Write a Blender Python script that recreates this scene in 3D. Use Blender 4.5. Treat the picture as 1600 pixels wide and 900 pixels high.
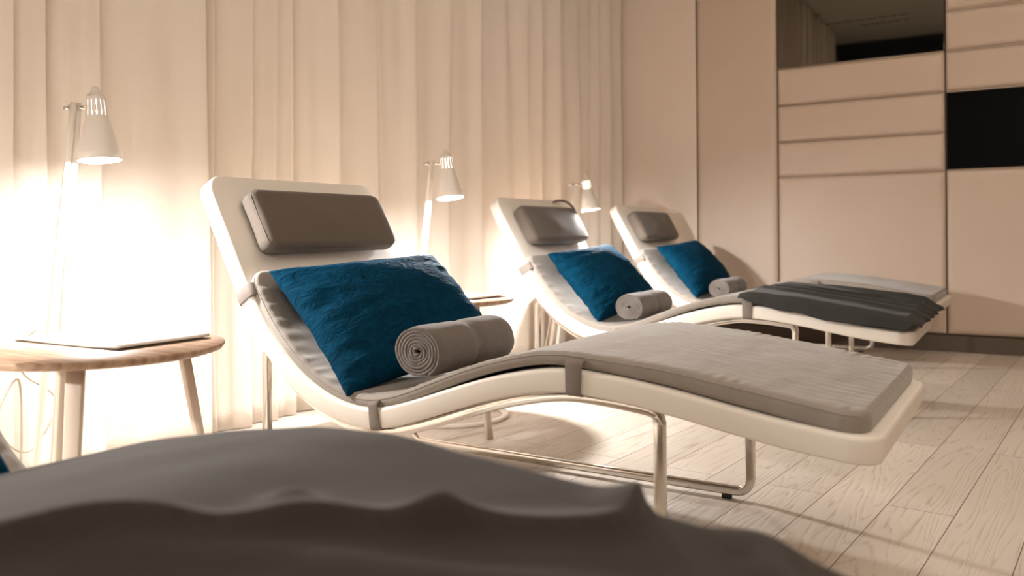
import bpy, bmesh, math, random
from mathutils import Vector, Matrix, noise
PI = math.pi
rnd = random.Random(7)
sc = bpy.context.scene
for o in list(bpy.data.objects): bpy.data.objects.remove(o)
COL = sc.collection

# ------------------------------------------------------------------ camera
A0 = 0.5563
cam_d = bpy.data.cameras.new('camera'); cam = bpy.data.objects.new('camera', cam_d); COL.objects.link(cam)
cam_d.sensor_width = 36; cam_d.lens = 1316.484/1600*36
cam_d.shift_y = -(450-365.8)/1600
cam.matrix_world = Matrix.Translation((0, 0, .6702)) @ Matrix.Rotation(A0, 4, 'Z') @ Matrix.Rotation(PI/2, 4, 'X') @ Matrix.Rotation(-.0081, 4, 'Z')
cam_d.clip_start = .02
cam_d.dof.use_dof = True; cam_d.dof.focus_distance = 2.1; cam_d.dof.aperture_fstop = 3.2
sc.camera = cam

# ------------------------------------------------------------------ world, lights, exposure
w = bpy.data.worlds.new('world'); sc.world = w; w.use_nodes = True
w.node_tree.nodes['Background'].inputs[0].default_value = (.9, .62, .42, 1)
w.node_tree.nodes['Background'].inputs[1].default_value = .05
sc.view_settings.view_transform = 'Standard'; sc.view_settings.look = 'None'
sc.view_settings.exposure = 0; sc.view_settings.gamma = 1; sc.view_settings.use_curve_mapping = False

def area(name, loc, rot, size, power, color, size_y=None):
    l = bpy.data.lights.new(name, 'AREA'); l.energy = power; l.color = color; l.size = size
    if size_y: l.shape = 'RECTANGLE'; l.size_y = size_y
    o = bpy.data.objects.new(name, l); o.location = loc; o.rotation_euler = rot; COL.objects.link(o); return o
CEIL = 3.37
LAMP_POWER = 62.0
area('ceiling_glow', (.4, 2.0, CEIL-.05), (0, 0, 0), 2.2, 44, (1, .86, .73), 3.4)
area('front_wall_fill', (1.3, -2.1, 3.05), (math.radians(66), 0, math.radians(16)), 3.6, 80, (1, .86, .73), .5)  # added fill light behind the camera, not a known fixture of the room
area('warm_side_glow', (3.2, 1.6, 2.2), (0, math.radians(62), 0), 1.2, 14, (1, .70, .46), 2.4)

# ------------------------------------------------------------------ materials
def mat(name, color, rough=.6, metal=0, bump=None, sheen=0, spec=.5, var=None, weave=None, coat=0):
    m = bpy.data.materials.new(name); m.use_nodes = True; nt = m.node_tree; N = nt.nodes; Lk = nt.links
    b = N['Principled BSDF']; b.inputs['Base Color'].default_value = (*color, 1)
    b.inputs['Roughness'].default_value = rough; b.inputs['Metallic'].default_value = metal
    b.inputs['Specular IOR Level'].default_value = spec
    if sheen: b.inputs['Sheen Weight'].default_value = sheen; b.inputs['Sheen Roughness'].default_value = .4
    if coat: b.inputs['Coat Weight'].default_value = coat
    tc = N.new('ShaderNodeTexCoord')
    if var:                                            # (scale, amount)
        n = N.new('ShaderNodeTexNoise'); n.inputs['Scale'].default_value = var[0]; n.inputs['Detail'].default_value = 4
        Lk.new(tc.outputs['Object'], n.inputs['Vector'])
        mx = N.new('ShaderNodeMix'); mx.data_type = 'RGBA'; a = var[1]
        mx.inputs[6].default_value = (*[c*(1-a) for c in color], 1); mx.inputs[7].default_value = (*[min(1, c*(1+a)) for c in color], 1)
        Lk.new(n.outputs['Fac'], mx.inputs[0]); Lk.new(mx.outputs[2], b.inputs['Base Color'])
    last = None
    def addbump(sock, st, dist):
        nonlocal last
        bp = N.new('ShaderNodeBump'); bp.inputs['Strength'].default_value = st; bp.inputs['Distance'].default_value = dist
        Lk.new(sock, bp.inputs['Height'])
        if last: Lk.new(last, bp.inputs['Normal'])
        last = bp.outputs['Normal']; Lk.new(last, b.inputs['Normal'])
    for bb in (bump or []):                            # (scale, strength, distance, (sx,sy,sz))
        mp = N.new('ShaderNodeMapping'); mp.inputs['Scale'].default_value = bb[3] if len(bb) > 3 else (1, 1, 1)
        Lk.new(tc.outputs['Object'], mp.inputs['Vector'])
        n = N.new('ShaderNodeTexNoise'); n.inputs['Scale'].default_value = bb[0]; n.inputs['Detail'].default_value = 5
        Lk.new(mp.outputs[0], n.inputs['Vector']); addbump(n.outputs['Fac'], bb[1], bb[2])
    return m

M = {}
M['leather'] = mat('cream_leather', (.80, .75, .68), .42, bump=[(260, .12, .001)])
M['piping'] = mat('leather_piping', (.42, .33, .25), .5)
M['mattress'] = mat('grey_linen', (.29, .255, .222), .9, sheen=.3, bump=[(500, .35, .0012), (14, .35, .006, (1, 3, 1))], var=(30, .12))
M['headrest'] = mat('taupe_linen', (.125, .100, .08), .9, sheen=.3, bump=[(600, .4, .001), (8, .2, .004)], var=(60, .1))
M['strap'] = mat('taupe_strap_webbing', (.20, .17, .145), .85, bump=[(300, .4, .001, (4, 1, 1))])
M['chrome'] = mat('polished_chrome', (.72, .68, .63), .12, 1)
M['rubber'] = mat('black_rubber', (.02, .02, .02), .6)
M['towel'] = mat('grey_terry', (.15, .125, .112), .95, sheen=.35, bump=[(420, .8, .003), (20, .4, .005)], var=(90, .15))
M['blanket'] = mat('charcoal_wool', (.028, .027, .025), .95, sheen=.08, bump=[(700, .4, .001), (9, .25, .004)])
M['blanket0'] = mat('brown_grey_wool', (.038, .032, .027), .95, sheen=.08, bump=[(420, .4, .001), (9, .2, .004)], var=(14, .1))
M['lacquer'] = mat('white_lacquer', (.78, .73, .67), .35)
M['lamp'] = mat('warm_white_metal', (.74, .68, .61), .4)
M['paper'] = mat('white_paper', (.85, .83, .8), .6)
M['paper_edge'] = mat('dark_cover', (.12, .09, .07), .5)
M['cord'] = mat('grey_cord', (.5, .43, .36), .6)
M['headphone'] = mat('brown_leatherette', (.13, .09, .065), .4)
M['lining'] = mat('underside_lining', (.34, .26, .19), .9)
M['legwood'] = mat('whitewashed_leg', (.66, .57, .48), .55, bump=[(30, .2, .001, (8, 8, 1))])
M['panel'] = mat('padded_leatherette', (.62, .50, .405), .5, bump=[(420, .25, .0008), (3, .15, .01)], var=(4, .04))
M['plaster'] = mat('cream_plaster', (.80, .69, .59), .85, bump=[(200, .1, .0006)])
M['plinth'] = mat('dark_plinth', (.10, .072, .052), .6)
M['gap'] = mat('dark_gap', (.06, .04, .03), .8)
M['navy'] = mat('navy_wall', (.012, .02, .032), .7)
M['ceiling'] = mat('ceiling_plaster', (.62, .58, .50), .9)
M['beigewall'] = mat('beige_wall', (.55, .46, .37), .9)
M['trimmetal'] = mat('champagne_trim', (.42, .32, .24), .3, 1, bump=[(300, .8, .002)])
M['script'] = mat('script_marks', (.005, .003, .003), .7, spec=.1)
M['blackglass'] = mat('smoked_mirror_glass', (.21, .20, .18), .03, 1)

def velvet():
    m = mat('teal_velvet', (.004, .045, .095), .85, sheen=.10, spec=.04, bump=[(600, .25, .0008)])
    nt = m.node_tree; N = nt.nodes; Lk = nt.links; b = N['Principled BSDF']
    b.inputs['Sheen Tint'].default_value = (.05, .35, .75, 1); b.inputs['Sheen Roughness'].default_value = .3
    tc = N['Texture Coordinate'] if 'Texture Coordinate' in N else N.new('ShaderNodeTexCoord')
    mp = N.new('ShaderNodeMapping'); mp.inputs['Scale'].default_value = (1.0, 1.7, 1)
    n = N.new('ShaderNodeTexNoise'); n.inputs['Scale'].default_value = 26; n.inputs['Detail'].default_value = 3; n.inputs['Distortion'].default_value = 1.2
    Lk.new(tc.outputs['Object'], mp.inputs[0]); Lk.new(mp.outputs[0], n.inputs['Vector'])
    bp = N.new('ShaderNodeBump'); bp.inputs['Strength'].default_value = .55; bp.inputs['Distance'].default_value = .012
    Lk.new(n.outputs['Fac'], bp.inputs['Height'])
    old = b.inputs['Normal'].links[0].from_socket; Lk.new(old, bp.inputs['Normal']); Lk.new(bp.outputs[0], b.inputs['Normal'])
    mx = N.new('ShaderNodeMix'); mx.data_type = 'RGBA'
    mx.inputs[6].default_value = (.001, .010, .020, 1); mx.inputs[7].default_value = (.0015, .050, .105, 1)
    Lk.new(n.outputs['Fac'], mx.inputs[0]); Lk.new(mx.outputs[2], b.inputs['Base Color'])
    return m
M['velvet'] = velvet()

def curtain_mat():
    m = mat('linen_curtain', (.78, .70, .615), .9, bump=[(60, .35, .002, (6, 6, 1)), (60, .3, .002, (1, 1, 8))], var=(5, .05))
    return m
M['curtain'] = curtain_mat()

def bulb_mat():
    m = bpy.data.materials.new('bulb_glow'); m.use_nodes = True; b = m.node_tree.nodes['Principled BSDF']
    b.inputs['Emission Color'].default_value = (1, .93, .86, 1); b.inputs['Emission Strength'].default_value = 9; return m
M['bulb'] = bulb_mat()

def wood_top():
    m = mat('oiled_oak', (.50, .33, .21), .45); nt = m.node_tree; N = nt.nodes; Lk = nt.links; b = N['Principled BSDF']
    tc = N.new('ShaderNodeTexCoord'); mp = N.new('ShaderNodeMapping'); mp.inputs['Scale'].default_value = (1, 12, 3)
    n = N.new('ShaderNodeTexNoise'); n.inputs['Scale'].default_value = 7; n.inputs['Detail'].default_value = 6
    Lk.new(tc.outputs['Object'], mp.inputs[0]); Lk.new(mp.outputs[0], n.inputs[0])
    r = N.new('ShaderNodeValToRGB'); r.color_ramp.elements[0].position = .3; r.color_ramp.elements[0].color = (.30, .17, .10, 1)
    r.color_ramp.elements[1].position = .7; r.color_ramp.elements[1].color = (.55, .38, .26, 1)
    Lk.new(n.outputs['Fac'], r.inputs[0]); Lk.new(r.outputs[0], b.inputs['Base Color']); return m
M['oak'] = wood_top()

def floor_mat():
    m = bpy.data.materials.new('whitewashed_oak_planks'); m.use_nodes = True; nt = m.node_tree; N = nt.nodes; Lk = nt.links
    b = N['Principled BSDF']; b.inputs['Roughness'].default_value = .5; b.inputs['Specular IOR Level'].default_value = .35
    tc = N.new('ShaderNodeTexCoord')
    rot = N.new('ShaderNodeMapping'); rot.vector_type = 'POINT'
    rot.inputs['Rotation'].default_value = (0, 0, math.radians(90+4.66)); 
    Lk.new(tc.outputs['Object'], rot.inputs[0])
    # brick X runs along the boards, brick Y across them
    off = N.new('ShaderNodeVectorMath'); off.operation = 'ADD'; off.inputs[1].default_value = (.35, FLOOR_OFF, 0)
    Lk.new(rot.outputs[0], off.inputs[0])
    br = N.new('ShaderNodeTexBrick'); br.offset = .37; br.offset_frequency = 2
    for k, v in dict(Scale=1, **{'Mortar Size': .0011, 'Mortar Smooth': .1, 'Brick Width': 1.85, 'Row Height': .1487, 'Bias': 0}).items(): br.inputs[k].default_value = v
    br.inputs['Color1'].default_value = (0, 0, 0, 1); br.inputs['Color2'].default_value = (1, 1, 1, 1); br.inputs['Mortar'].default_value = (.5, .5, .5, 1)
    Lk.new(off.outputs[0], br.inputs['Vector'])
    # per-board shift of the grain
    sh = N.new('ShaderNodeVectorMath'); sh.operation = 'MULTIPLY_ADD'; sh.inputs[1].default_value = (7.3, 3.1, 5.7)
    Lk.new(br.outputs['Color'], sh.inputs[0]); Lk.new(off.outputs[0], sh.inputs[2])
    ms = N.new('ShaderNodeMapping'); ms.inputs['Scale'].default_value = (.11, 1, 1); Lk.new(sh.outputs[0], ms.inputs[0])
    big = N.new('ShaderNodeTexNoise'); big.inputs['Scale'].default_value = 5.5; big.inputs['Detail'].default_value = 2.5; big.inputs['Distortion'].default_value = .5
    Lk.new(ms.outputs[0], big.inputs[0])
    mul = N.new('ShaderNodeMath'); mul.operation = 'MULTIPLY'; mul.inputs[1].default_value = 150; Lk.new(big.outputs['Fac'], mul.inputs[0])
    sn = N.new('ShaderNodeMath'); sn.operation = 'SINE'; Lk.new(mul.outputs[0], sn.inputs[0])
    fine = N.new('ShaderNodeTexNoise'); fine.inputs['Scale'].default_value = 120; fine.inputs['Detail'].default_value = 4
    mf = N.new('ShaderNodeMapping'); mf.inputs['Scale'].default_value = (.06, 1, 1); Lk.new(sh.outputs[0], mf.inputs[0]); Lk.new(mf.outputs[0], fine.inputs[0])
    add = N.new('ShaderNodeMath'); add.operation = 'MULTIPLY_ADD'; add.inputs[1].default_value = 2.6; Lk.new(fine.outputs['Fac'], add.inputs[0]); Lk.new(sn.outputs[0], add.inputs[2])
    ramp = N.new('ShaderNodeValToRGB'); e = ramp.color_ramp.elements
    e[0].position = .0; e[0].color = (.60, .52, .44, 1); e[1].position = .42; e[1].color = (.60, .52, .44, 1)
    a = ramp.color_ramp.elements.new(.0); a.color = (.60, .52, .44, 1)
    r2 = N.new('ShaderNodeMapRange'); r2.inputs['From Min'].default_value = -.6; r2.inputs['From Max'].default_value = 3.4
    Lk.new(add.outputs[0], r2.inputs[0])
    e = ramp.color_ramp.elements
    while len(e) > 2: e.remove(e[-1])
    e[0].position = .10; e[0].color = (.43, .35, .28, 1); e[1].position = .30; e[1].color = (.60, .53, .46, 1)
    Lk.new(r2.outputs[0], ramp.inputs[0])
    # board tone
    tone = N.new('ShaderNodeMix'); tone.data_type = 'RGBA'; tone.blend_type = 'MULTIPLY'; tone.inputs[0].default_value = 1
    tr = N.new('ShaderNodeMapRange'); tr.inputs['To Min'].default_value = .86; tr.inputs['To Max'].default_value = 1.05
    Lk.new(br.outputs['Color'], tr.inputs[0]); Lk.new(ramp.outputs[0], tone.inputs[6]); Lk.new(tr.outputs[0], tone.inputs[7])
    gapc = N.new('ShaderNodeMix'); gapc.data_type = 'RGBA'; gapc.inputs[7].default_value = (.12, .08, .055, 1)
    Lk.new(br.outputs['Fac'], gapc.inputs[0]); Lk.new(tone.outputs[2], gapc.inputs[6]); Lk.new(gapc.outputs[2], b.inputs['Base Color'])
    bp = N.new('ShaderNodeBump'); bp.inputs['Strength'].default_value = .35; bp.inputs['Distance'].default_value = .002
    Lk.new(r2.outputs[0], bp.inputs['Height']); Lk.new(bp.outputs[0], b.inputs['Normal'])
    return m
FLOOR_OFF = .0487
M['floor'] = floor_mat()

# ------------------------------------------------------------------ helpers
def obj(name, verts, faces, m, parent=None, smooth=True, loc=None, rot=None):
    me = bpy.data.meshes.new(name); me.from_pydata([tuple(v) for v in verts], [], faces); me.update()
    bm = bmesh.new(); bm.from_mesh(me); bmesh.ops.recalc_face_normals(bm, faces=bm.faces); bm.to_mesh(me); bm.free()
    for p in me.polygons: p.use_smooth = smooth
    me.materials.append(m)
    o = bpy.data.objects.new(name, me); COL.objects.link(o)
    if parent: o.parent = parent
    if loc: o.location = loc
    if rot: o.rotation_euler = rot
    return o
def tag(o, label=None, cat=None, group=None, kind=None):
    for k, v in (('label', label), ('category', cat), ('group', group), ('kind', kind)):
        if v: o[k] = v
    return o
def thing(name, label, cat, loc=(0, 0, 0), rz=0, group=None):
    o = bpy.data.objects.new(name, None); o.empty_display_size = .1; COL.objects.link(o)
    o.location = loc; o.rotation_euler = (0, 0, rz); return tag(o, label, cat, group)
def copy_tree(o, parent=None):
    c = o.copy(); COL.objects.link(c); c.parent = parent
    for ch in o.children: copy_tree(ch, c)
    return c
def catmull(P, n):
    P = [Vector(p) for p in P]; Q = [2*P[0]-P[1]] + P + [2*P[-1]-P[-2]]; out = []
    for i in range(1, len(Q)-2):
        for k in range(n):
            t = k/n; a, b, c, d = Q[i-1], Q[i], Q[i+1], Q[i+2]
            out.append(.5*((2*b)+(c-a)*t+(2*a-5*b+4*c-d)*t*t+(3*b-a-3*c+d)*t**3))
    out.append(P[-1]); return out
class Path:                                            # 2-D (x,z) profile by arc length
    def __init__(s, pts, smooth=3):
        P = catmull([(p[0], p[1]) for p in pts], 10)
        for _ in range(smooth*6):
            P = [P[0]]+[(P[i-1]+P[i]*2+P[i+1])/4 for i in range(1, len(P)-1)]+[P[-1]]
        s.P = P; s.A = [0]
        for i in range(1, len(P)): s.A.append(s.A[-1]+(P[i]-P[i-1]).length)
        s.L = s.A[-1]
    def at(s, a):
        if a <= 0: k = 1
        elif a >= s.L: k = len(s.P)-1
        else:
            lo, hi = 1, len(s.P)-1
            while lo < hi:
                m = (lo+hi)//2
                if s.A[m] < a: lo = m+1
                else: hi = m
            k = lo
        d = (s.P[k]-s.P[k-1]); seg = max(1e-9, s.A[k]-s.A[k-1]); t = (a-s.A[k-1])/seg
        p = s.P[k-1]+d*t
        k0 = max(0, k-3); k1 = min(len(s.P)-1, k+2); g = (s.P[k1]-s.P[k0]).normalized()
        return p, g, Vector((-g.y, g.x))
    def arc_x(s, x):                                   # arc length where profile reaches x
        for i in range(1, len(s.P)):
            if s.P[i].x >= x:
                t = (x-s.P[i-1].x)/max(1e-9, s.P[i].x-s.P[i-1].x); return s.A[i-1]+t*(s.A[i]-s.A[i-1])
        return s.L
def loft(rings, closed_ends=True, closed_ring=True):
    n = len(rings[0]); V = [v for r in rings for v in r]; F = []
    for i in range(len(rings)-1):
        for j in range(n if closed_ring else n-1):
            a = i*n+j; b = i*n+(j+1) % n; F.append((a, b, b+n, a+n))
    if closed_ends: F.append(tuple(range(n))[::-1]); F.append(tuple(range((len(rings)-1)*n, len(rings)*n)))
    return V, F
def slab(path, a0, a1, w0, w1, thick, Rc, re, ns=110, nw=20, disp=None, lift=0, thickf=None):
    """soft-edged pad that follows a profile; top face on the profile (+lift)"""
    L = a1-a0; st = set()
    for k in range(ns+1): st.add(round(L*k/ns, 5))
    for k in range(10):
        d = re*(1-math.cos(PI/2*k/9)); st.add(round(d, 5)); st.add(round(L-d, 5))
        d = Rc*(1-math.cos(PI/2*k/9)); st.add(round(d, 5)); st.add(round(L-d, 5))
    rings = []
    for a in sorted(st):
        d = min(a, L-a); ins = Rc-math.sqrt(max(0, Rc*Rc-(Rc-d)**2)) if d < Rc else 0
        t_in = re-math.sqrt(max(0, re*re-(re-d)**2)) if d < re else 0
        T = thickf(a/L) if thickf else thick
        p, g, n = path.at(a0+a); lo, hi = w0+ins, w1-ins
        r = min(re, (T-2*t_in)*.499); r = max(r, .0004); ring = []
        def pt(wy, h):
            q = p + n*(h+lift); ring.append((q.x, wy, q.y))
        top = -t_in; bot = -T+t_in
        for k in range(nw+1):
            t = k/nw; wy = lo+r+(hi-lo-2*r)*t; pt(wy, top+(disp(a0+a, wy) if disp else 0))
        for k in range(1, 6): an = PI/2*k/5; pt(hi-r+r*math.sin(an), top-r+r*math.cos(an)+(disp(a0+a, hi-r)*(1-k/5) if disp else 0))
        for k in range(1, 6): an = PI/2*k/5; pt(hi-r+r*math.cos(an), bot+r-r*math.sin(an))
        for k in range(0, 5): an = PI/2*k/5; pt(lo+r-r*math.sin(an), bot+r-r*math.cos(an))
        for k in range(0, 5): an = PI/2*k/5; pt(lo+r-r*math.cos(an), top-r+r*math.sin(an)+(disp(a0+a, lo+r)*k/5 if disp else 0))
        rings.append(ring)
    return loft(rings)
def tube(pts, r, seg=8, closed=False, flat=None):
    """round tube, or a flat bar when flat=(half_u, half_v) with v along local y"""
    P = [Vector(p) for p in pts]; n = len(P); rings = []; up = Vector((0, 0, 1)); prev = None
    for i in range(n):
        if closed: t = (P[(i+1) % n]-P[i-1]).normalized()
        else: t = (P[min(n-1, i+1)]-P[max(0, i-1)]).normalized()
        if flat: v = Vector((0, 1, 0)); u = t.cross(v).normalized()
        else:
            if prev is None: u = t.orthogonal().normalized()
            else: u = (prev-t*prev.dot(t)).normalized()
            prev = u; v = t.cross(u)
        ring = []
        if flat:
            a, b = flat; c = min(a, b)*.45
            for (x, y) in ((a-c, b), (-(a-c), b), (-a+c*.3, b-c*.3), (-a, b-c), (-a, -b+c), (-a+c*.3, -b+c*.3), (-a+c, -b), (a-c, -b), (a-c*.3, -b+c*.3), (a, -b+c), (a, b-c), (a-c*.3, b-c*.3)):
                ring.append(P[i]+u*x+v*y)
        else:
            for k in range(seg): an = 2*PI*k/seg; ring.append(P[i]+u*math.cos(an)*r+v*math.sin(an)*r)
        rings.append(ring)
    if closed:
        rings.append(rings[0]); V, F = loft(rings, False)
        m = len(rings[0]); N0 = (n)*m
        F = [tuple(j-N0 if j >= N0 else j for j in f) for f in F]; return V[:N0], F
    return loft(rings, True)
def lathe(prof, seg=40, skip=None, center=(0, 0, 0), axis='z'):
    V = []; F = []
    for (r, z) in prof:
        for k in range(seg): an = 2*PI*k/seg; V.append((center[0]+r*math.cos(an), center[1]+r*math.sin(an), center[2]+z))
    for i in range(len(prof)-1):
        for k in range(seg):
            if skip and skip(i, k): continue
            a = i*seg+k; b = i*seg+(k+1) % seg; F.append((a, b, b+seg, a+seg))
    return V, F
def merge(*parts):
    V = []; F = []
    for v, f in parts:
        n = len(V); V += [tuple(q) for q in v]; F += [tuple(i+n for i in g) for g in f]
    return V, F
def box(x0, x1, y0, y1, z0, z1):
    V = [(x, y, z) for x in (x0, x1) for y in (y0, y1) for z in (z0, z1)]
    return V, [(0, 1, 3, 2), (4, 6, 7, 5), (0, 4, 5, 1), (2, 3, 7, 6), (0, 2, 6, 4), (1, 5, 7, 3)]
def bevel(o, w=.003, seg=2):
    m = o.modifiers.new('bevel', 'BEVEL'); m.width = w; m.segments = seg; m.limit_method = 'ANGLE'; return o
def struct(name, vf, m, smooth=False): return tag(obj(name, *vf, m, smooth=smooth), kind='structure')
def N3(x, y, z): return noise.noise(Vector((x, y, z)))

# ------------------------------------------------------------------ room shell
WY = 5.24
struct('floor', box(-2.75, 4.1, -2.4, WY+.1, -.05, 0), M['floor'])
struct('ceiling', box(-2.75, 4.1, -2.4, WY+.1, CEIL, CEIL+.05), M['ceiling'])
struct('wall_left', box(-2.8, -2.7, -2.4, WY+.1, 0, CEIL), M['beigewall'])
struct('wall_right', box(4.0, 4.1, -2.4, WY+.1, 0, CEIL), M['beigewall'])
struct('wall_front', box(-2.8, 4.1, -2.5, -2.4, 0, CEIL), M['navy'])
struct('wall_back', box(-2.8, 4.1, WY, WY+.1, 0, CEIL), M['gap'])
struct('trim_1', box(-2.75, -1.849, WY-.014, WY+.0, 0, CEIL), M['plaster'])
struct('baseboard_back', box(-1.845, 4.0, WY-.012, WY, 0, .09), M['plinth'])

# padded panels: soft-edged cushions on the back wall
def padded(x0, x1, z0, z1, label, cat='wall panel', group=None):
    g = .0035; nx = 26; nz = 18; d = .034; V = []; F = []
    def f(t): return .5-.5*math.cos(PI*t)
    cx, cz = (x0+x1)/2, (z0+z1)/2; hx, hz = (x1-x0)/2-g, (z1-z0)/2-g
    def prof(e): # e = distance to edge
        r = .030; return math.sqrt(max(0, 1-(1-min(1, e/r))**2))
    xs = [-hx]+[-hx+.045*(1-math.cos(PI/2*k/9)) for k in range(1, 10)]+[-hx+.05+(2*hx-.1)*k/14 for k in range(15)]+[hx-.045*(1-math.cos(PI/2*k/9)) for k in range(9, 0, -1)]+[hx]
    zs = [-hz]+[-hz+.045*(1-math.cos(PI/2*k/9)) for k in range(1, 10)]+[-hz+.05+(2*hz-.1)*k/12 for k in range(13)]+[hz-.045*(1-math.cos(PI/2*k/9)) for k in range(9, 0, -1)]+[hz]
    for z in zs:
        for x in xs:
            e = min(hx-abs(x), hz-abs(z)); h = (.003+d*.70*prof(e)+.004*N3((x+cx)*7, 3.1, (z+cz)*9)*min(1, e/.05)
                 + .003*math.sin((x+cx)*90+N3(x*4, z*4, 2)*6)*max(0, 1-e/.05)*min(1, e/.01))
            V.append((x, -h, z))
    n = len(xs)
    for j in range(len(zs)-1):
        for i in range(n-1): a = j*n+i; F.append((a, a+1, a+1+n, a+n))
    b = len(V); V += [(-hx, 0, -hz), (hx, 0, -hz), (hx, 0, hz), (-hx, 0, hz)]
    m = len(zs)-1
    F.append((b, b+1)+tuple(range(n-1, -1, -1))); F.append((b+2, b+3)+tuple(range(m*n, m*n+n)))
    F.append((b+3, b)+tuple(j*n for j in range(m+1))); F.append((b+1, b+2)+tuple(j*n+n-1 for j in range(m, -1, -1)))
    o = obj('wall_panel', V, F, M['panel'], loc=(cx, WY-.0005, cz)); return tag(o, label, cat, group)
XC = [-1.845, -1.335, -.42, .495, 1.41]
padded(XC[0], XC[1], .095, CEIL, 'tall full-height beige padded wall panel between the plaster corner and the stacked strips', group='padded wall panels')
padded(XC[1], XC[2], .095, 1.0, 'large lower padded wall panel directly behind the blanket-covered lounger foot', group='padded wall panels')
padded(XC[1], XC[2], 1.0, 1.213, 'narrow padded strip just above the large panel, lowest strip in the left stack under the big dark mirror', group='padded wall panels')
padded(XC[1], XC[2], 1.213, 1.437, 'narrow padded strip, middle one of the three below the big dark mirror', group='padded wall panels')
padded(XC[1], XC[2], 1.437, 1.662, 'narrow padded strip touching the bottom edge of the big dark mirror', group='padded wall panels')
padded(XC[2], XC[3], .095, 1.003, 'large lower padded wall panel at the right edge, below the black glass panel', group='padded wall panels')
padded(XC[2], XC[3], 1.436, 1.66, 'padded strip resting on top of the black glass panel at the right edge', group='padded wall panels')
padded(XC[2], XC[3], 1.66, 1.882, 'padded strip at upper right, second above the black glass panel', group='padded wall panels')
padded(XC[2], XC[3], 1.882, 2.105, 'padded strip cut off by the upper right corner of the picture', group='padded wall panels')
def glass(name, x0, x1, z0, z1, label):
    g = .004; o = bevel(obj(name, *box(-(x1-x0)/2+g, (x1-x0)/2-g, -.016, 0, -(z1-z0)/2+g, (z1-z0)/2-g), M['blackglass'], smooth=False, loc=((x0+x1)/2, WY-.0005, (z0+z1)/2)), .002)
    return tag(o, label, 'mirror panel')
gl = glass('dark_mirror', XC[1], XC[2], 1.662, 2.36, 'large dark mirror panel reflecting the ceiling, with faint script writing')
glass('black_glass', XC[2], XC[3], 1.003, 1.436, 'small black glossy glass panel set among the padded strips at the right edge')
# faint script on the mirror (illegible handwriting, two lines)
def scribble(x0, x1, z, h, seed):
    r = random.Random(seed); pts = []; x = x0; out = []
    while x < x1:
        L = r.uniform(.03, .065); word = []; n = int(L/.0022)
        for k in range(n):
            a = k*1.15; amp = h*(.45+.55*abs(math.sin(seed+k*.37)))*(1.6 if r.random() < .08 else 1)
            word.append((x+k*.0022+.0014*math.cos(a), 0, z+amp*.5*math.sin(a)))
        out.append(word); x += L+.004
    return merge(*[tube([(p[0]-(XC[1]+XC[2])/2, -.0168, p[2]-2.011) for p in wd], .0009, 4) for wd in out if len(wd) > 2])
scr = merge(scribble(-1.05, -.63, 1.897, .014, 3), scribble(-.86, -.61, 1.866, .016, 5))
obj('script_writing', *scr, M['script'], parent=gl)
# thin glittering trims in the joints between strips
k = 1
for (x0, x1, zz) in ((XC[1], XC[2], 1.0), (XC[1], XC[2], 1.213), (XC[1], XC[2], 1.437), (XC[1], XC[2], 1.662), (XC[2], XC[3], 1.003), (XC[2], XC[3], 1.436), (XC[2], XC[3], 1.66), (XC[2], XC[3], 1.882)):
    k += 1; struct('trim_%d' % k, box(x0+.006, x1-.006, WY-.014, WY-.001, zz-.003, zz+.003), M['trimmetal'])

# ------------------------------------------------------------------ curtains
def curtain(name, edges, X, amp, label, seed, top=CEIL-.01, lean=0):
    r = random.Random(seed); plan = []
    for i in range(len(edges)-1):
        y0, y1 = edges[i], edges[i+1]; L = y1-y0; a = amp*r.uniform(.55, 1.15)*min(1, .45+L*2.2); k = r.uniform(.25, .6)
        plan += [(X-a*.55, y0), (X-a*.1+a*.25*r.random(), y0+L*k*.6), (X+a*.3*r.uniform(.3, 1), y0+L*(k+.12)), (X+a*.75, y0+L*.93), (X+a*.55, y0+L*.995)]
    plan.append((X-amp*.4, edges[-1]))
    P = catmull(plan, 7); nz = 46; V = []; F = []
    acc = 0
    zs = [.003+(top-.003)*k/nz for k in range(nz+1)]
    for z in zs:
        for j, p in enumerate(P):
            t = 1-z/top
            dy = .035*N3(p.y*2.2, z*.55, seed)*t*1.6+lean*t
            dx = .012*N3(p.y*5, z*.8, seed+4)+.007*N3(p.y*12, z*1.6, seed+9)
            V.append((p.x+dx, p.y+dy, z))
    n = len(P)
    for i in range(nz):
        for j in range(n-1): a = i*n+j; F.append((a, a+1, a+1+n, a+n))
    o = obj(name, V, F, M['curtain'])
    s = o.modifiers.new('solid', 'SOLIDIFY'); s.thickness = .002
    return tag(o, label, 'curtain')
curtain('curtain', [-1.7, -1.4, -1.05, -.75, -.45, -.2, .1, .38, .62, .8, .95, 1.06, 1.19, 1.29, 1.44, 1.80], -2.305, .050, 'bright linen curtain at the left, behind the nearest reading lamp and round table', 3)
curtain('curtain', [1.74, 1.88, 2.045, 2.164, 2.249, 2.445, 2.692, 2.741, 2.98, 3.214, 3.456, 3.705, 3.92, 4.08, 4.282, 4.548, 4.695, 4.831, 4.974, 5.17], -2.375, .075, 'long tan pleated linen curtain running behind the three loungers to the corner', 11)

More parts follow.
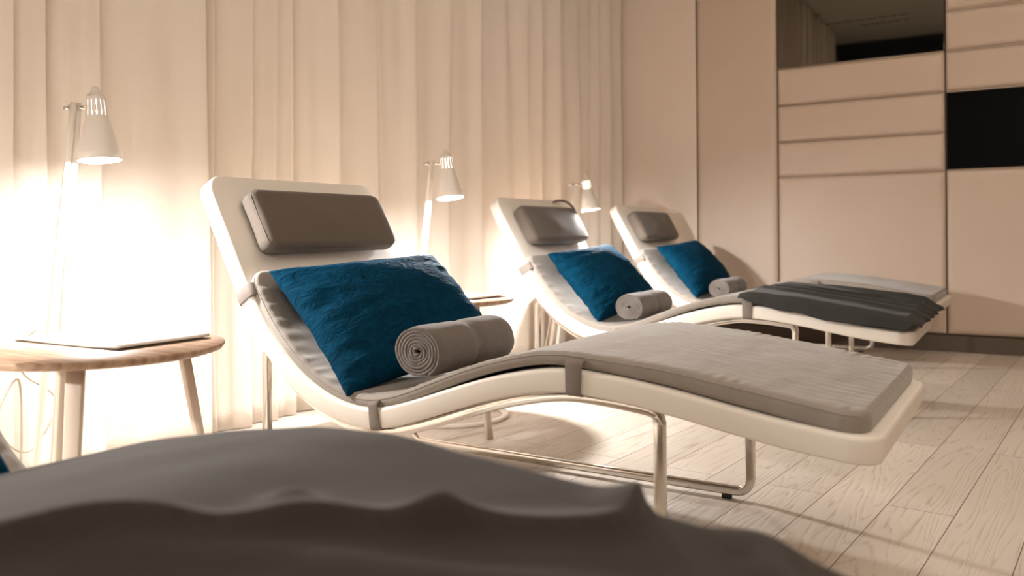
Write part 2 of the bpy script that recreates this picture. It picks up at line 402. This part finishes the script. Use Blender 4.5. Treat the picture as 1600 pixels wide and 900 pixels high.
# ------------------------------------------------------------------ lounger
W = .66
SH = Path([(0, .836), (.035, .768), (.074, .698), (.109, .635), (.145, .57), (.19, .497), (.234, .434), (.285, .382), (.345, .335), (.41, .301), (.48, .279), (.55, .272), (.613, .28), (.694, .304), (.80, .341), (.89, .370), (.985, .392), (1.06, .402), (1.12, .401), (1.2, .394), (1.307, .379), (1.407, .361), (1.5, .346), (1.589, .336), (1.655, .330)])
CT = Path([(.158, .585), (.186, .545), (.232, .478), (.275, .428), (.336, .372), (.396, .334), (.482, .302), (.554, .297), (.63, .311), (.72, .345), (.815, .382), (.907, .411), (.986, .429), (1.03, .4345), (1.082, .436), (1.141, .4325), (1.253, .424), (1.307, .418), (1.455, .395), (1.59, .374), (1.635, .369)])
def pucker(a, wy):
    e = min(wy-.02, .64-wy); k = math.exp(-(max(0, e)/.045)**2)
    ph = a*250+6*N3(a*6, wy*2, 1); v = .0022*math.sin(ph)*k*max(0, .25+1.3*N3(a*7, 3, wy*2))
    v += .004*N3(a*5, wy*5, 7)*(1-k*.6)+.0014*N3(a*22, wy*9, 4)
    d = CT.L-a
    if d < .22: v += .0009*math.sin(wy*170+8*N3(a*5, wy*6, 5))*(1-d/.22)
    if a < .5: v +=   .0013*math.sin(a*140+5*N3(a*3, wy*4, 8))*k
    return v
def strap_ring(a, half, parent, ww=(.0, W)):
    p, g, n = SH.at(a); T = .048
    # cushion top offset above shell top here
    best = min(CT.P, key=lambda q: (q-p).length); up = max(.0, (best-p).dot(n))*.6 if (best-p).length < .09 else .004
    sec = []; o = .0032; x0, x1 = ww[0]-o, ww[1]+o; t, b = up, -T-o; r = .012
    for (cx, cz, a0) in ((x1-r, t-r, 0), (x0+r, t-r, 90), (x0+r, b+r, 180), (x1-r, b+r, 270)):
        for k in range(6): an = math.radians(a0+90*k/5); sec.append((cx+r*math.cos(an), cz+r*math.sin(an)))
    rings = []
    for (da, off) in ((-half, -.0018), (-half, 0), (-half*.9, .0007), (half*.9, .0007), (half, 0), (half, -.0018)):
        q, g2, n2 = SH.at(a+da); c0 = ((x0+x1)/2, (t+b)/2)
        ring = []
        for (y, z) in sec:
            yy = c0[0]+(y-c0[0])*(1+off/.33); zz = z+(off if z > c0[1] else -off); s = q+n2*zz; ring.append((s.x, yy, s.y))
        rings.append(ring)
    V, F = loft(rings, False); return obj('strap', V, F, M['strap'], parent)
def make_lounger(name, label, loc, rz):
    root = thing(name, label, 'lounge chair', loc, rz, 'wave loungers')
    V, F = slab(SH, 0, SH.L, 0, W, .048, .055, .009, ns=120, nw=14)
    shell = obj('shell', V, F, M['leather'], root)
    # piping seams along both upper edges and the rear end; stitch line
    for (wy, sgn) in ((0, -1), (W, 1)):
        pts = []
        for k in range(150):
            a = .0+SH.L*k/149; d = min(a, SH.L-a); Rc = .055
            ins = Rc-math.sqrt(max(0, Rc*Rc-(Rc-d)**2)) if d < Rc else 0
            re = .009; ti = re-math.sqrt(max(0, re*re-(re-d)**2)) if d < re else 0
            p, g, n = SH.at(a); q = p-n*(ti+.006)
            pts.append((q.x, wy-sgn*(ins+.0045)+sgn*.001, q.y))
        V, F = tube(pts[2:-2], .0016, 6); obj('piping', V, F, M['piping'], shell)
    # lining that sags a little under the shell
    rings = []
    for k in range(60):
        a = .55+(1.28-.55)*k/59; p, g, n = SH.at(a+.18)
        sag = .003+.017*max(0, math.sin(k/59*PI*2.0))**2+.003*N3(k*.3, 1, 1)
        rings.append([(p.x-n.x*(.047), y, p.y-n.y*.047) for y in (.04, .33, .62)]+[(p.x-n.x*(.047+sag), y, p.y-n.y*(.047+sag)) for y in (.60, .33, .06)])
    V, F = loft(rings); obj('underside_lining', V, F, M['lining'], root)
    V, F = slab(CT, 0, CT.L, .012, W-.012, .036, .05, .014, ns=260, nw=46, disp=pucker, thickf=lambda t: .030+.012*max(0, (t-.62)/.38)+.002*math.sin(t*9))
    mt = obj('mattress_pad', V, F, M['mattress'], root)
    for (wy, sgn) in ((.012, -1), (W-.012, 1)):
        pts = []
        for k in range(180):
            a = CT.L*k/179; d = min(a, CT.L-a); Rc = .05; ins = Rc-math.sqrt(max(0, Rc*Rc-(Rc-d)**2)) if d < Rc else 0
            re = .014; ti = re-math.sqrt(max(0, re*re-(re-d)**2)) if d < re else 0
            p, g, n = CT.at(a); q = p-n*(ti+.008); pts.append((q.x, wy-sgn*(ins+.0012), q.y))
        V, F = tube(pts[2:-2], .0014, 5); obj('seam', V, F, M['mattress'], mt)
    for a, hw in ((SH.arc_x(.168), .017), (SH.arc_x(.582), .0135), (SH.arc_x(1.098), .018)): strap_ring(a, hw, root)
    # headrest cushion
    p0, g, n = SH.at(.068); p1, _, _ = SH.at(.252)
    HP = Path([tuple(p0+n*.058), tuple((p0+p1)/2+n*.062), tuple(p1+n*.058)], 1)
    V, F = slab(HP, 0, HP.L, .075, .600, .056, .03, .020, ns=24, nw=24, disp=lambda a, y: .005*math.cos((a/HP.L-.5)*PI)*math.cos((y-.3375)/.55*PI)+.0025*N3(a*14, y*9, 3))
    hr = obj('headrest_cushion', V, F, M['headrest'], root)
    pts = []                                           # piping loop round the front face
    c = [(0, .075), (HP.L, .075), (HP.L, .600), (0, .600)]; r = .034
    for (ca, cy, a0) in ((HP.L-r, .6-r, 0), (r, .6-r, 90), (r, .075+r, 180), (HP.L-r, .075+r, 270)):
        for k in range(8):
            an = math.radians(a0+90*k/7); aa = ca+r*math.cos(an)*.88; yy = cy+r*math.sin(an)*.92
            q, _, nn = HP.at(aa); q = q-nn*.0085; pts.append((q.x, yy, q.y))
    V, F = tube(pts, .0018, 6, closed=True); obj('piping', V, F, M['headrest'], hr)
    # chrome frame, one flat-bar loop per side
    for y in (.035, W-.035):
        pts = []; zb = .022; R = .034; sb, sf = .193, 1.262; a1 = SH.arc_x(sb+.045); a2 = SH.arc_x(sf-.02)
        pa = SH.at(SH.arc_x(sb))
        top = []
        for k in range(70):
            a = a1+(a2-a1)*k/69; p, g, n = SH.at(a)
            gap = .0545+.006*math.sin(PI*k/69); q = p-n*gap; top.append((q.x, y, q.y))
        top = [t for t in top if t[0] > sb+.012 and t[0] < sf-.02]
        lt = top[0]; rt = top[-1]
        pts += top
        pts += [(sf-.012, y, rt[2]-.003), (sf-.003, y, rt[2]-.011), (sf, y, rt[2]-.024)]
        for k in range(9): z = rt[2]-.03-(rt[2]-.03-zb-R)*k/8; pts.append((sf, y, z))
        for k in range(1, 8): an = PI/2*k/7; pts.append((sf-R+R*math.cos(an), y, zb+R-R*math.sin(an)))
        for k in range(1, 30): pts.append((sf-R-(sf-sb-2*R)*k/30, y, zb))
        for k in range(0, 8): an = PI/2*k/7; pts.append((sb+R-R*math.sin(an), y, zb+R-R*math.cos(an)))
        zt = lt[2]-.012
        for k in range(1, 10): pts.append((sb, y, zb+R+(zt-zb-R)*k/9))
        V, F = tube(pts, 0, closed=True, flat=(.0115, .0085)); fr = obj('frame', V, F, M['chrome'], root)
        for x in (sb+.10, sf-.06): bevel(obj('foot_pad', *box(x-.012, x+.012, y-.008, y+.008, .0, .012), M['rubber'], fr), .002)
    for x in (.40, 1.16):
        p, g, n = SH.at(SH.arc_x(x)); q = p-n*.058
        V, F = tube([(q.x, .03, q.y), (q.x, W-.03, q.y)], .008, 10); obj('cross_bar', V, F, M['chrome'], root)
    return root
LPOS = {1: ((-1.8687, 1.4648), 0), 2: ((-2.0, 3.0729), .0082), 3: ((-2.035, 4.3676), -.006), 0: ((-1.69, .04), 0)}
LAB = {1: 'white leather wave-shaped lounger fully in view at the centre with chrome legs and grey pad',
       2: 'middle wave-shaped lounger with a charcoal blanket over its foot end and headphones on its backrest',
       3: 'farthest wave-shaped lounger standing against the padded wall',
       0: 'nearest lounger across the bottom of the picture, almost hidden under a brown grey blanket'}
l1 = make_lounger('lounger', LAB[1], (*LPOS[1][0], 0), LPOS[1][1])
LR = {1: l1}
for i in (2, 3, 0):
    c = copy_tree(l1); c['label'] = LAB[i]; c.location = (*LPOS[i][0], 0); c.rotation_euler.z = LPOS[i][1]; LR[i] = c
def lmat(i): return Matrix.Translation((*LPOS[i][0], 0)) @ Matrix.Rotation(LPOS[i][1], 4, 'Z')

# ------------------------------------------------------------------ pillows
def pillow(i, BL, TL, TR, BR, label, seed, T=.085):
    C = [Vector(p) for p in (BL, TL, TR, BR)]; n = 56; V = []; F = []
    cen = sum(C, Vector())/4; ex = ((TR_ := C[2])-C[1]+C[3]-C[0]).normalized(); ey = (C[1]-C[0]+C[2]-C[3]).normalized(); ez = ex.cross(ey).normalized()
    if ez.x < 0: ez = -ez
    def P(u, v, side):
        a = (u+1)/2; b = (v+1)/2
        # edges bow slightly inward between the pointed corners
        bu = 1-.055*(1-v*v); bv = 1-.07*(1-u*u); a2 = (u*bu+1)/2; b2 = (v*bv+1)/2
        q = C[0]*(1-a2)*(1-b2)+C[3]*a2*(1-b2)+C[2]*a2*b2+C[1]*(1-a2)*b2
        e = max(0, (1-u*u)*(1-v*v)); h = T*e**.42*(1 if side > 0 else .55)
        f = 1-abs(u)**1.2 if abs(u) > 0 else 1
        lft = math.exp(-((u+.95)/.42)**2)+.6*math.exp(-((u-.98)/.28)**2)+.45*math.exp(-((v-.95)/.3)**2)
        w = .016*lft*N3(u*1.6+seed+side*3, v*6.5, seed)*e**.3+.0075*lft*N3(u*7+seed, v*13, seed+side)*e**.3+.005*N3(u*2.2, v*2.2+seed, side*2)*e**.3
        return q+ez*side*(h+w)
    for side in (1, -1):
        for j in range(n+1):
            for k in range(n+1):
                u = math.sin(PI/2*(2*k/n-1)); v = math.sin(PI/2*(2*j/n-1)); V.append(P(u, v, side))
    m = (n+1)**2
    for s in (0, 1):
        for j in range(n):
            for k in range(n): a = s*m+j*(n+1)+k; F.append((a, a+1, a+n+2, a+n+1))
    # object space with z = puff axis, so the weave follows the pillow
    R = Matrix((ex, ey, ez)).transposed().to_4x4(); MW = lmat(i) @ Matrix.Translation(cen) @ R; Mi = (Matrix.Translation(cen) @ R).inverted()
    V = [Mi @ v for v in V]
    me = obj('pillow', V, F, M['velvet']); bm = bmesh.new(); bm.from_mesh(me.data); bmesh.ops.remove_doubles(bm, verts=bm.verts, dist=.0002)
    bmesh.ops.recalc_face_normals(bm, faces=bm.faces); bm.to_mesh(me.data); bm.free()
    me.matrix_world = MW; return tag(me, label, 'pillow', 'velvet pillows')
pillow(1, (.475, .028, .312), (.168, .015, .583), (.318, .575, .590), (.600, .61, .335), 'teal velvet pillow leaning on the central lounger, darkest and largest of them', 2)
pillow(2, (.462, .055, .312), (.215, .05, .585), (.275, .575, .610), (.545, .60, .345), 'bright blue crushed velvet pillow leaning on the middle lounger', 5)
pillow(3, (.450, .07, .325), (.210, .055, .595), (.275, .575, .612), (.535, .60, .345), 'dark teal velvet pillow leaning on the farthest lounger', 9)
pillow(0, (.49, .10, .318), (.205, .06, .590), (.24, .57, .59), (.50, .588, .338), 'dark pillow corner just showing at the left edge on the nearest lounger', 12)

# ------------------------------------------------------------------ rolled towels
def towel(i, s, z, w0, w1, rad, label, seed, yaw=0):
    turns = 7.0; n = 320; th = rad/(turns+.6)*.47; m = 40
    sp = []
    for k in range(n+1):
        t = k/n; an = t*turns*2*PI; r = .006+(rad-.006-th)*t; r *= 1+.03*N3(math.cos(an)*1.2+seed, math.sin(an)*1.2, t*3)
        sp.append((an, r))
    V = []; F = []; L = w1-w0
    ys = [0, .004, .010]+[.02+(L-.04)*k/(m-6) for k in range(m-5)]+[L-.010, L-.004, L]
    for y in ys:
        e = min(y, L-y); rr = 1-.05*math.exp(-(e/.012)**2)
        t = (y/L-.52)/.06; pinch = 1-.10*math.exp(-t*t)
        for (an, r) in sp:
            core = (1-r/rad); yo = core*.006*N3(an*.7, seed, 1)*(1 if e < .02 else 0)
            q = 1+.02*N3(math.cos(an)*2+seed, math.sin(an)*2, y*14); sc_ = (pinch if r > rad*.8 else 1-(1-pinch)*r/rad)*rr*q
            shift = .06*(y/L-.5)
            V.append((math.cos(-an-.9+shift*4)*r*sc_*1.13, y+yo, math.sin(-an-.9+shift*4)*r*sc_*.99))
    nn = n+1
    for j in range(len(ys)-1):
        for k in range(n): a = j*nn+k; F.append((a, a+1, a+1+nn, a+nn))
    o = obj('towel', V, F, M['towel']); md = o.modifiers.new('solid', 'SOLIDIFY'); md.thickness = th*1.7; md.offset = 0
    o.matrix_world = lmat(i) @ Matrix.Translation((s, w0, z)) @ Matrix.Rotation(yaw, 4, 'Z')
    return tag(o, label, 'rolled towel', 'rolled towels')
towel(1, .688, .407, .025, .335, .063, 'grey rolled towel lying below the pillow of the central lounger', 1)
towel(2, .610, .372, .04, .37, .058, 'grey rolled towel with its end caught by light, on the middle lounger', 4)
towel(3, .590, .367, .05, .36, .056, 'brown grey rolled towel on the farthest lounger', 6)

# ------------------------------------------------------------------ blankets
def cover_blanket(name, i, a0, a1, wn, wf, hang_n, hang_f, hf, m, label, group=None, ns=170, nw=120, base=None, hang_end=0):
    """blanket laid over the pad: q runs across the lounger, beyond wn / wf it turns down"""
    V = []; r = .02
    A = a1-a0
    for ia in range(ns+1):
        for jw in range(nw+1):
            u = ia/ns
            hn = hang_n(u); hfv = hang_f(u); q = -hn+(hn+hfv+(wf-wn))*jw/nw
            aa = a0+A*u
            if q < 0: # near side drop
                d = -q; an = min(PI/2, d/r); wy = wn-r*math.sin(an)-.004*N3(u*9, 2, 3); dz = -(r*(1-math.cos(an)))-max(0, d-r*PI/2)
            elif q > wf-wn:
                d = q-(wf-wn); an = min(PI/2, d/r); wy = wf+r*math.sin(an)+.02*min(1, d/.05)+.004*N3(u*9, 2, 3); dz = -(r*(1-math.cos(an)))-max(0, d-r*PI/2)
            else: wy = wn+q; dz = 0
            p, g, n = (base or CT).at(min(aa, (base or CT).L)); over = aa-(base or CT).L
            h = hf(aa, wy, u)
            if over > 0:
                an = min(PI/2, over/.03); x = p.x+.03*math.sin(an); z = p.y-.03*(1-math.cos(an))-max(0, over-.03*PI/2); x += h; 
                V.append((x, wy, z+dz*.3+h*.3))
            else: V.append((p.x+n.x*h, wy, p.y+n.y*h+dz))
    F = []
    for ia in range(ns):
        for jw in range(nw): a = ia*(nw+1)+jw; F.append((a, a+1, a+nw+2, a+nw+1))
    o = obj(name, V, F, m); s = o.modifiers.new('solid', 'SOLIDIFY'); s.thickness = .007; s.offset = -1
    o.matrix_world = lmat(i); return tag(o, label, 'blanket', group)
def segdist(px, py, P):
    best = (9, 0, 0)
    for k in range(len(P)-1):
        ax, ay = P[k][:2]; bx, by = P[k+1][:2]; dx, dy = bx-ax, by-ay; t = max(0, min(1, ((px-ax)*dx+(py-ay)*dy)/(dx*dx+dy*dy+1e-12)))
        d = math.hypot(px-ax-dx*t, py-ay-dy*t)
        if d < best[0]:
            sg = (px-ax)*dy-(py-ay)*dx; best = (d, 1 if sg > 0 else -1, P[k][2]+(P[k+1][2]-P[k][2])*t)
    return best
# nearest lounger: ridge of the folded edge, points are (s, w, height)
B0 = Path([(.50, .345), (.58, .368), (.70, .392), (.815, .414), (.907, .432), (.986, .444), (1.03, .449), (1.082, .4505), (1.141, .446), (1.253, .432), (1.307, .424), (1.455, .403), (1.59, .383), (1.66, .371)])
R0_ = [(1.02, .16, .002), (1.083, .25, .010), (1.095, .29, .016), (1.112, .327, .012), (1.13, .352, .018), (1.175, .361, .014), (1.193, .395, .010), (1.180, .430, .020), (1.209, .437, .016), (1.247, .454, .016), (1.268, .492, .020), (1.290, .495, .024), (1.31, .50, .014), (1.346, .542, .014), (1.385, .565, .014), (1.400, .600, .018), (1.375, .665, .022), (1.36, .70, .01)]
R0 = [tuple(v) for v in catmull([(1.00, .13, .000), (1.08, .25, .010), (1.13, .34, .016), (1.17, .375, .011), (1.21, .425, .017), (1.255, .46, .013), (1.29, .495, .020), (1.33, .535, .011), (1.37, .57, .011), (1.395, .61, .014), (1.385, .655, .020), (1.37, .70, .008)], 5)]
def h0(a, wy, u):
    p, _, _ = B0.at(a); s = p.x; d, sg, H = segdist(s, wy, R0)
    h = .006+.006*N3(s*3.2, wy*3.2, 5)+.0025*N3(s*10, wy*10, 2)
    far = sg < 0                                        # beyond the ridge, away from the viewer
    h += H*math.exp(-(d/(.030 if far else .009))**2)
    h += (.004 if far else -.003)*math.exp(-(d/.12)**2)
    h += .012*math.exp(-(((s-1.55)*.8+(wy-.60)*.6)/.03)**2)*max(0, min(1, (s-1.35)/.1))
    h += .008*math.exp(-(((s-1.48)*.5-(wy-.52)*.87)/.03)**2)
    h += .014*math.exp(-((s-1.172)**2+(wy-.448)**2)/.0005)+.010*math.exp(-((s-1.275)**2+(wy-.505)**2)/.0004)
    return h
cover_blanket('blanket', 0, 0, B0.L+.25, -.01, .665, lambda u: .10, lambda u: .05+.02*N3(u*6, 1, 2)+.015*max(0, u-.6), h0, M['blanket0'], 'brown grey blanket covering the nearest lounger at the bottom of the picture', base=B0, ns=260, nw=260)
# middle lounger: charcoal throw, bunched lengthwise
a2a = CT.arc_x(1.068); a2b = CT.L+.035
R2 = [(1.11, .20, .012), (1.20, .16, .014), (1.35, .13, .014), (1.5, .13, .014), (1.66, .14, .012)]
R3 = [(1.13, .42, .010), (1.25, .36, .016), (1.40, .40, .014), (1.50, .43, .020), (1.60, .40, .02), (1.68, .40, .012)]
R5 = [(1.05, .60, .004), (1.2, .61, .004), (1.3, .60, .010), (1.42, .61, .018), (1.55, .60, .028), (1.62, .60, .024), (1.68, .60, .008)]
R4 = [(1.13, .30, .012), (1.30, .27, .014), (1.5, .29, .012), (1.66, .27, .012)]
def h2(a, wy, u):
    p, _, _ = CT.at(min(a, CT.L)); s = p.x; h = .018+.004*N3(s*5, wy*5, 9)+.002*N3(s*16, wy*16, 3)
    for R, sg_, w_ in ((R2, .05, .014), (R3, .04, .012), (R4, .026, .01), (R5, .05, .03)):
        d, sg, H = segdist(s, wy, R); h += H*math.exp(-(d/(sg_ if sg < 0 else w_))**2)
    e = min(u, .06)/.06; h *= .35+.65*math.sqrt(e)
    return h
def hn2(u): return .044+.030*math.sin(min(1, u*1.15)*PI*.8)+.006*N3(u*7, 4, 1) - .030*max(0, (u-.93)/.07)-.02*max(0, 1-u/.06)
cover_blanket('blanket', 2, a2a, a2b, .0, .64, lambda u: max(.008, hn2(u)), lambda u: .012, h2, M['blanket'], 'charcoal folded blanket draped over the foot end of the middle lounger', ns=150, nw=130)

# ------------------------------------------------------------------ round tables
def table(loc, rz, angles, label):
    t = thing('side_table', label, 'side table', (*loc, 0), rz, 'round side tables'); z = .45; R = .242
    prof = [(0, z-.017), (R-.018, z-.017), (R-.006, z-.013), (R-.001, z-.006), (R, z-.003), (R-.0015, z), (0, z)]
    V, F = lathe(prof, 96); top = obj('table_top', V, F, M['oak'], t)
    for an in angles:
        a = math.radians(an); c, s = math.cos(a), math.sin(a); rings = []
        for k in range(9):
            q = k/8; zz = (z-.018)*(1-q)+.001*q; r = .165+.075*q; hw = .0155-.004*q; ht = .010-.003*q; cx, cy = c*r, s*r
            rings.append([(cx+c*dx*ht-s*dy*hw, cy+s*dx*ht+c*dy*hw, zz) for dx, dy in ((1, .8), (.8, 1), (-.8, 1), (-1, .8), (-1, -.8), (-.8, -1), (.8, -1), (1, -.8))])
        V, F = loft(rings); obj('leg', V, F, M['legwood'], t)
    return t
def cam_ang(d): return d+math.degrees(A0)
T1 = table((-1.62, 1.013), 0, [cam_ang(-78), cam_ang(40), cam_ang(139)], 'round wooden side table at the left edge holding a white magazine')
T2 = copy_tree(T1); T2.location = (-1.752, 2.372, 0); T2.rotation_euler.z = .5; T2['label'] = 'round wooden side table half hidden behind the central lounger pillow'
T3 = copy_tree(T1); T3.location = (-2.0, 4.01, 0); T3.rotation_euler.z = .9; T3['label'] = 'round side table whose edge peeks out between the second and third loungers'
def magazine(loc, rz, wx, wy, label):
    t = thing('magazine', label, 'magazine', (*loc, .4505), rz, 'magazines on the side tables')
    def sheet(z0, z1, grow, wob):
        n = 14; V = []; F = []
        for j in range(n+1):
            for k in range(n+1):
                x = (k/n-.5)*(wx+grow); y = (j/n-.5)*(wy+grow); z = z1+wob*(.5+N3(x*6, y*6, z1*90))*(.4+1.2*max(0, k/n-.5))+.004*max(0, k/n-.75)*4*wob/.004
                V.append((x, y, z))
        b = len(V)
        for j in range(n+1):
            for k in range(n+1): x, y, z = V[j*(n+1)+k]; V.append((x, y, z0+(z-z1)*.7*(z0 > 0)))
        for j in range(n):
            for k in range(n): a = j*(n+1)+k; F.append((a, a+1, a+n+2, a+n+1)); F.append((b+a, b+a+n+1, b+a+n+2, b+a+1))
        for k in range(n):
            for (p, q) in ((k, k+1), (n*(n+1)+k+1, n*(n+1)+k), ((k+1)*(n+1), k*(n+1)), (k*(n+1)+n, (k+1)*(n+1)+n)): F.append((p, q, b+q, b+p))
        return V, F
    obj('back_cover', *sheet(0, .0015, .004, .0), M['paper_edge'], t, smooth=False)
    obj('pages', *sheet(.0015, .006, 0, .004), M['paper'], t)
    return t
magazine((-1.685, 1.085), math.radians(2), .34, .22, 'white magazine lying on the near round table at the left')
magazine((-1.715, 2.43), math.radians(-6), .24, .17, 'thin white magazine on the second round table behind the central lounger')

# ------------------------------------------------------------------ lamps
def lamp(loc, label, head_xy, head_z, tilt, rz=0, power=1.0, spread=.03, cord_on=False):
    """origin at centre of the ring base; pole stands at local -x"""
    t = thing('reading_lamp', label, 'floor lamp', (*loc, 0), rz, 'reading lamps'); R = .19
    ring = [(R*math.cos(2*PI*k/72), R*math.sin(2*PI*k/72), .007) for k in range(72)]
    rr = []
    for k in range(72):
        a = 2*PI*k/72; c, s = math.cos(a), math.sin(a)
        rr.append([((R+du)*c, (R+du)*s, .0065+dv) for du, dv in ((-.012, -.004), (-.010, -.006), (.010, -.006), (.012, -.004), (.012, .003), (.009, .006), (-.009, .006), (-.012, .003))])
    rr.append(rr[0]); V, F = loft(rr, False); obj('ring_base', V, F, M['lamp'], t)
    hx, hy = head_xy; kx, ky, kz = hx-.046, hy-.006, head_z-.050    # pivot joint
    for s in (-1, 1):
        b = Vector((-R-.002, s*spread, .010)); e = Vector((kx-.004, ky+s*.008, kz+.012)); rings = []
        for k in range(13):
            p = b.lerp(e, k/12); q = k/12; hw = .0105-.003*q; hd = .0045
            rings.append([(p.x+dx*hd, p.y+dy*hw, p.z) for dx, dy in ((1, .8), (.7, 1), (-.7, 1), (-1, .8), (-1, -.8), (-.7, -1), (.7, -1), (1, -.8))])
        V, F = loft(rings); obj('pole', V, F, M['lamp'], t)
    V, F = merge(tube([(kx-.020, ky, kz), (kx+.030, ky+.004, kz)], .0045, 12), tube([(kx-.022, ky, kz), (kx-.012, ky, kz)], .0085, 16), tube([(kx-.038, ky, kz), (kx-.032, ky, kz), (kx-.020, ky, kz)], .005, 12)); obj('joint_knob', V, F, M['chrome'], t)
    prof = [(.0195, -.022), (.0205, -.030), (.0215, -.036), (.0245, -.074), (.0255, -.082), (.0280, -.090), (.0310, -.100), (.0485, -.183)]
    prof2 = []
    for k in range(len(prof)-1):
        prof2.append(prof[k])
        if k == 6:
            for j in (1, 2, 3): q = j/4; prof2.append((prof[6][0]+(prof[7][0]-prof[6][0])*q, prof[6][1]+(prof[7][1]-prof[6][1])*q))
    prof2.append(prof[-1])
    V, F = lathe(prof2, 84, skip=lambda i, k: i == 2 and k % 6 == 0)
    sh = obj('lamp_shade', V, F, M['lamp'], t, loc=(hx, hy, head_z), rot=tilt); s_ = sh.modifiers.new('solid', 'SOLIDIFY'); s_.thickness = .0012; s_.offset = 1
    V, F = lathe([(0, .002), (.0055, .0005), (.0090, -.004), (.0108, -.011), (.0135, -.0205), (.0195, -.022), (.0195, -.025), (0, -.025)], 32); obj('shade_cap', V, F, M['lamp'], sh)
    bp = [(.0005, -.158)]+[(.022*math.sin(PI*k/12), -.136-.022*math.cos(PI*k/12)) for k in range(1, 9)]+[(.013, -.112), (.011, -.10), (.011, -.06), (.0005, -.06)]
    V, F = lathe(bp, 24); obj('bulb', V, F, M['bulb'], sh)
    l = bpy.data.lights.new('lamp_light', 'POINT'); l.energy = LAMP_POWER*power; l.color = (1, .975, .95); l.shadow_soft_size = .03
    lo = bpy.data.objects.new('lamp_light', l); COL.objects.link(lo); lo.parent = sh; lo.location = (0, 0, -.163)
    if cord_on:
        pts = catmull([(-R-.012, .0, .44), (-R-.03, -.015, .42), (-R-.015, -.05, .39), (-R-.03, -.02, .33), (-R-.02, .07, .25), (-R-.04, .02, .14), (-R-.03, -.06, .16), (-R-.05, -.08, .24), (-R-.04, -.03, .32), (-R-.06, .0, .18), (-R-.09, .02, .004)], 8)
    else: pts = catmull([(-R-.006, .0, .30), (-R-.02, .01, .28), (-R-.03, -.02, .22), (-R-.06, .02, .05), (-R-.09, .03, .004)], 8)
    V, F = tube(pts, .0028, 8); obj('cord', V, F, M['cord'], t)
    return t
lamp((-1.935, 1.222), 'white cone-shaded reading lamp behind the near round table at the left', (-.022, 0, )[:2], 1.040, (math.radians(-1.5), math.radians(-5.3), 0), rz=.3, power=.85, cord_on=True)
lamp((-1.828, 2.525), 'bright cone-shaded reading lamp between the central and middle loungers', (-.03, .005), .985, (math.radians(-4.4), math.radians(-8.2), 0), rz=.2, power=1.6)
lamp((-1.90, 3.82), 'farthest cone-shaded reading lamp beside the headphones', (-.035, .01), .968, (math.radians(-1.7), math.radians(-9.5), 0), rz=A0, power=1.5)

lamp((-1.83, -.18), 'reading lamp beside the nearest lounger, outside the picture on the left', (-.022, 0), 1.0, (math.radians(5), math.radians(-4), 0), power=1.6)
# ------------------------------------------------------------------ headphones on the middle backrest
hp = thing('headphones', 'brown headphones hung over the top corner of the middle lounger backrest', 'headphones', (-1.972, 3.617, .727))
ang = A0
ux = Vector((math.cos(ang), math.sin(ang), 0))
pts = [ux*(.085*math.cos(PI*k/28))+Vector((0, 0, .105*math.sin(PI*k/28)+.0)) for k in range(29)]
rings = []
dv = Vector((-ux.y, ux.x, 0))
for k, p in enumerate(pts):
    nrm = Vector((ux.x*math.cos(PI*k/28), ux.y*math.cos(PI*k/28), math.sin(PI*k/28)))
    hw = .011; ht = .0035+.002*math.sin(PI*k/28)
    rings.append([p+dv*a*hw+nrm*b*ht for a, b in ((-1, -.6), (-.8, -1), (.8, -1), (1, -.6), (1, .6), (.8, 1), (-.8, 1), (-1, .6))])
V, F = loft(rings); obj('headband', V, F, M['headphone'], hp)
for s in (1, -1):
    V, F = lathe([(0, -.014), (.024, -.014), (.033, -.008), (.035, 0), (.033, .006), (.026, .012), (0, .014)], 32)
    R = Matrix.Rotation(ang, 4, 'Z') @ Matrix.Rotation(PI/2*s, 4, 'Y')
    V = [(R @ Vector(v)) for v in V]; V = [(v.x+ux.x*.082*s, v.y+ux.y*.082*s, v.z-.030) for v in V]
    obj('ear_cup', V, F, M['headphone'], hp)
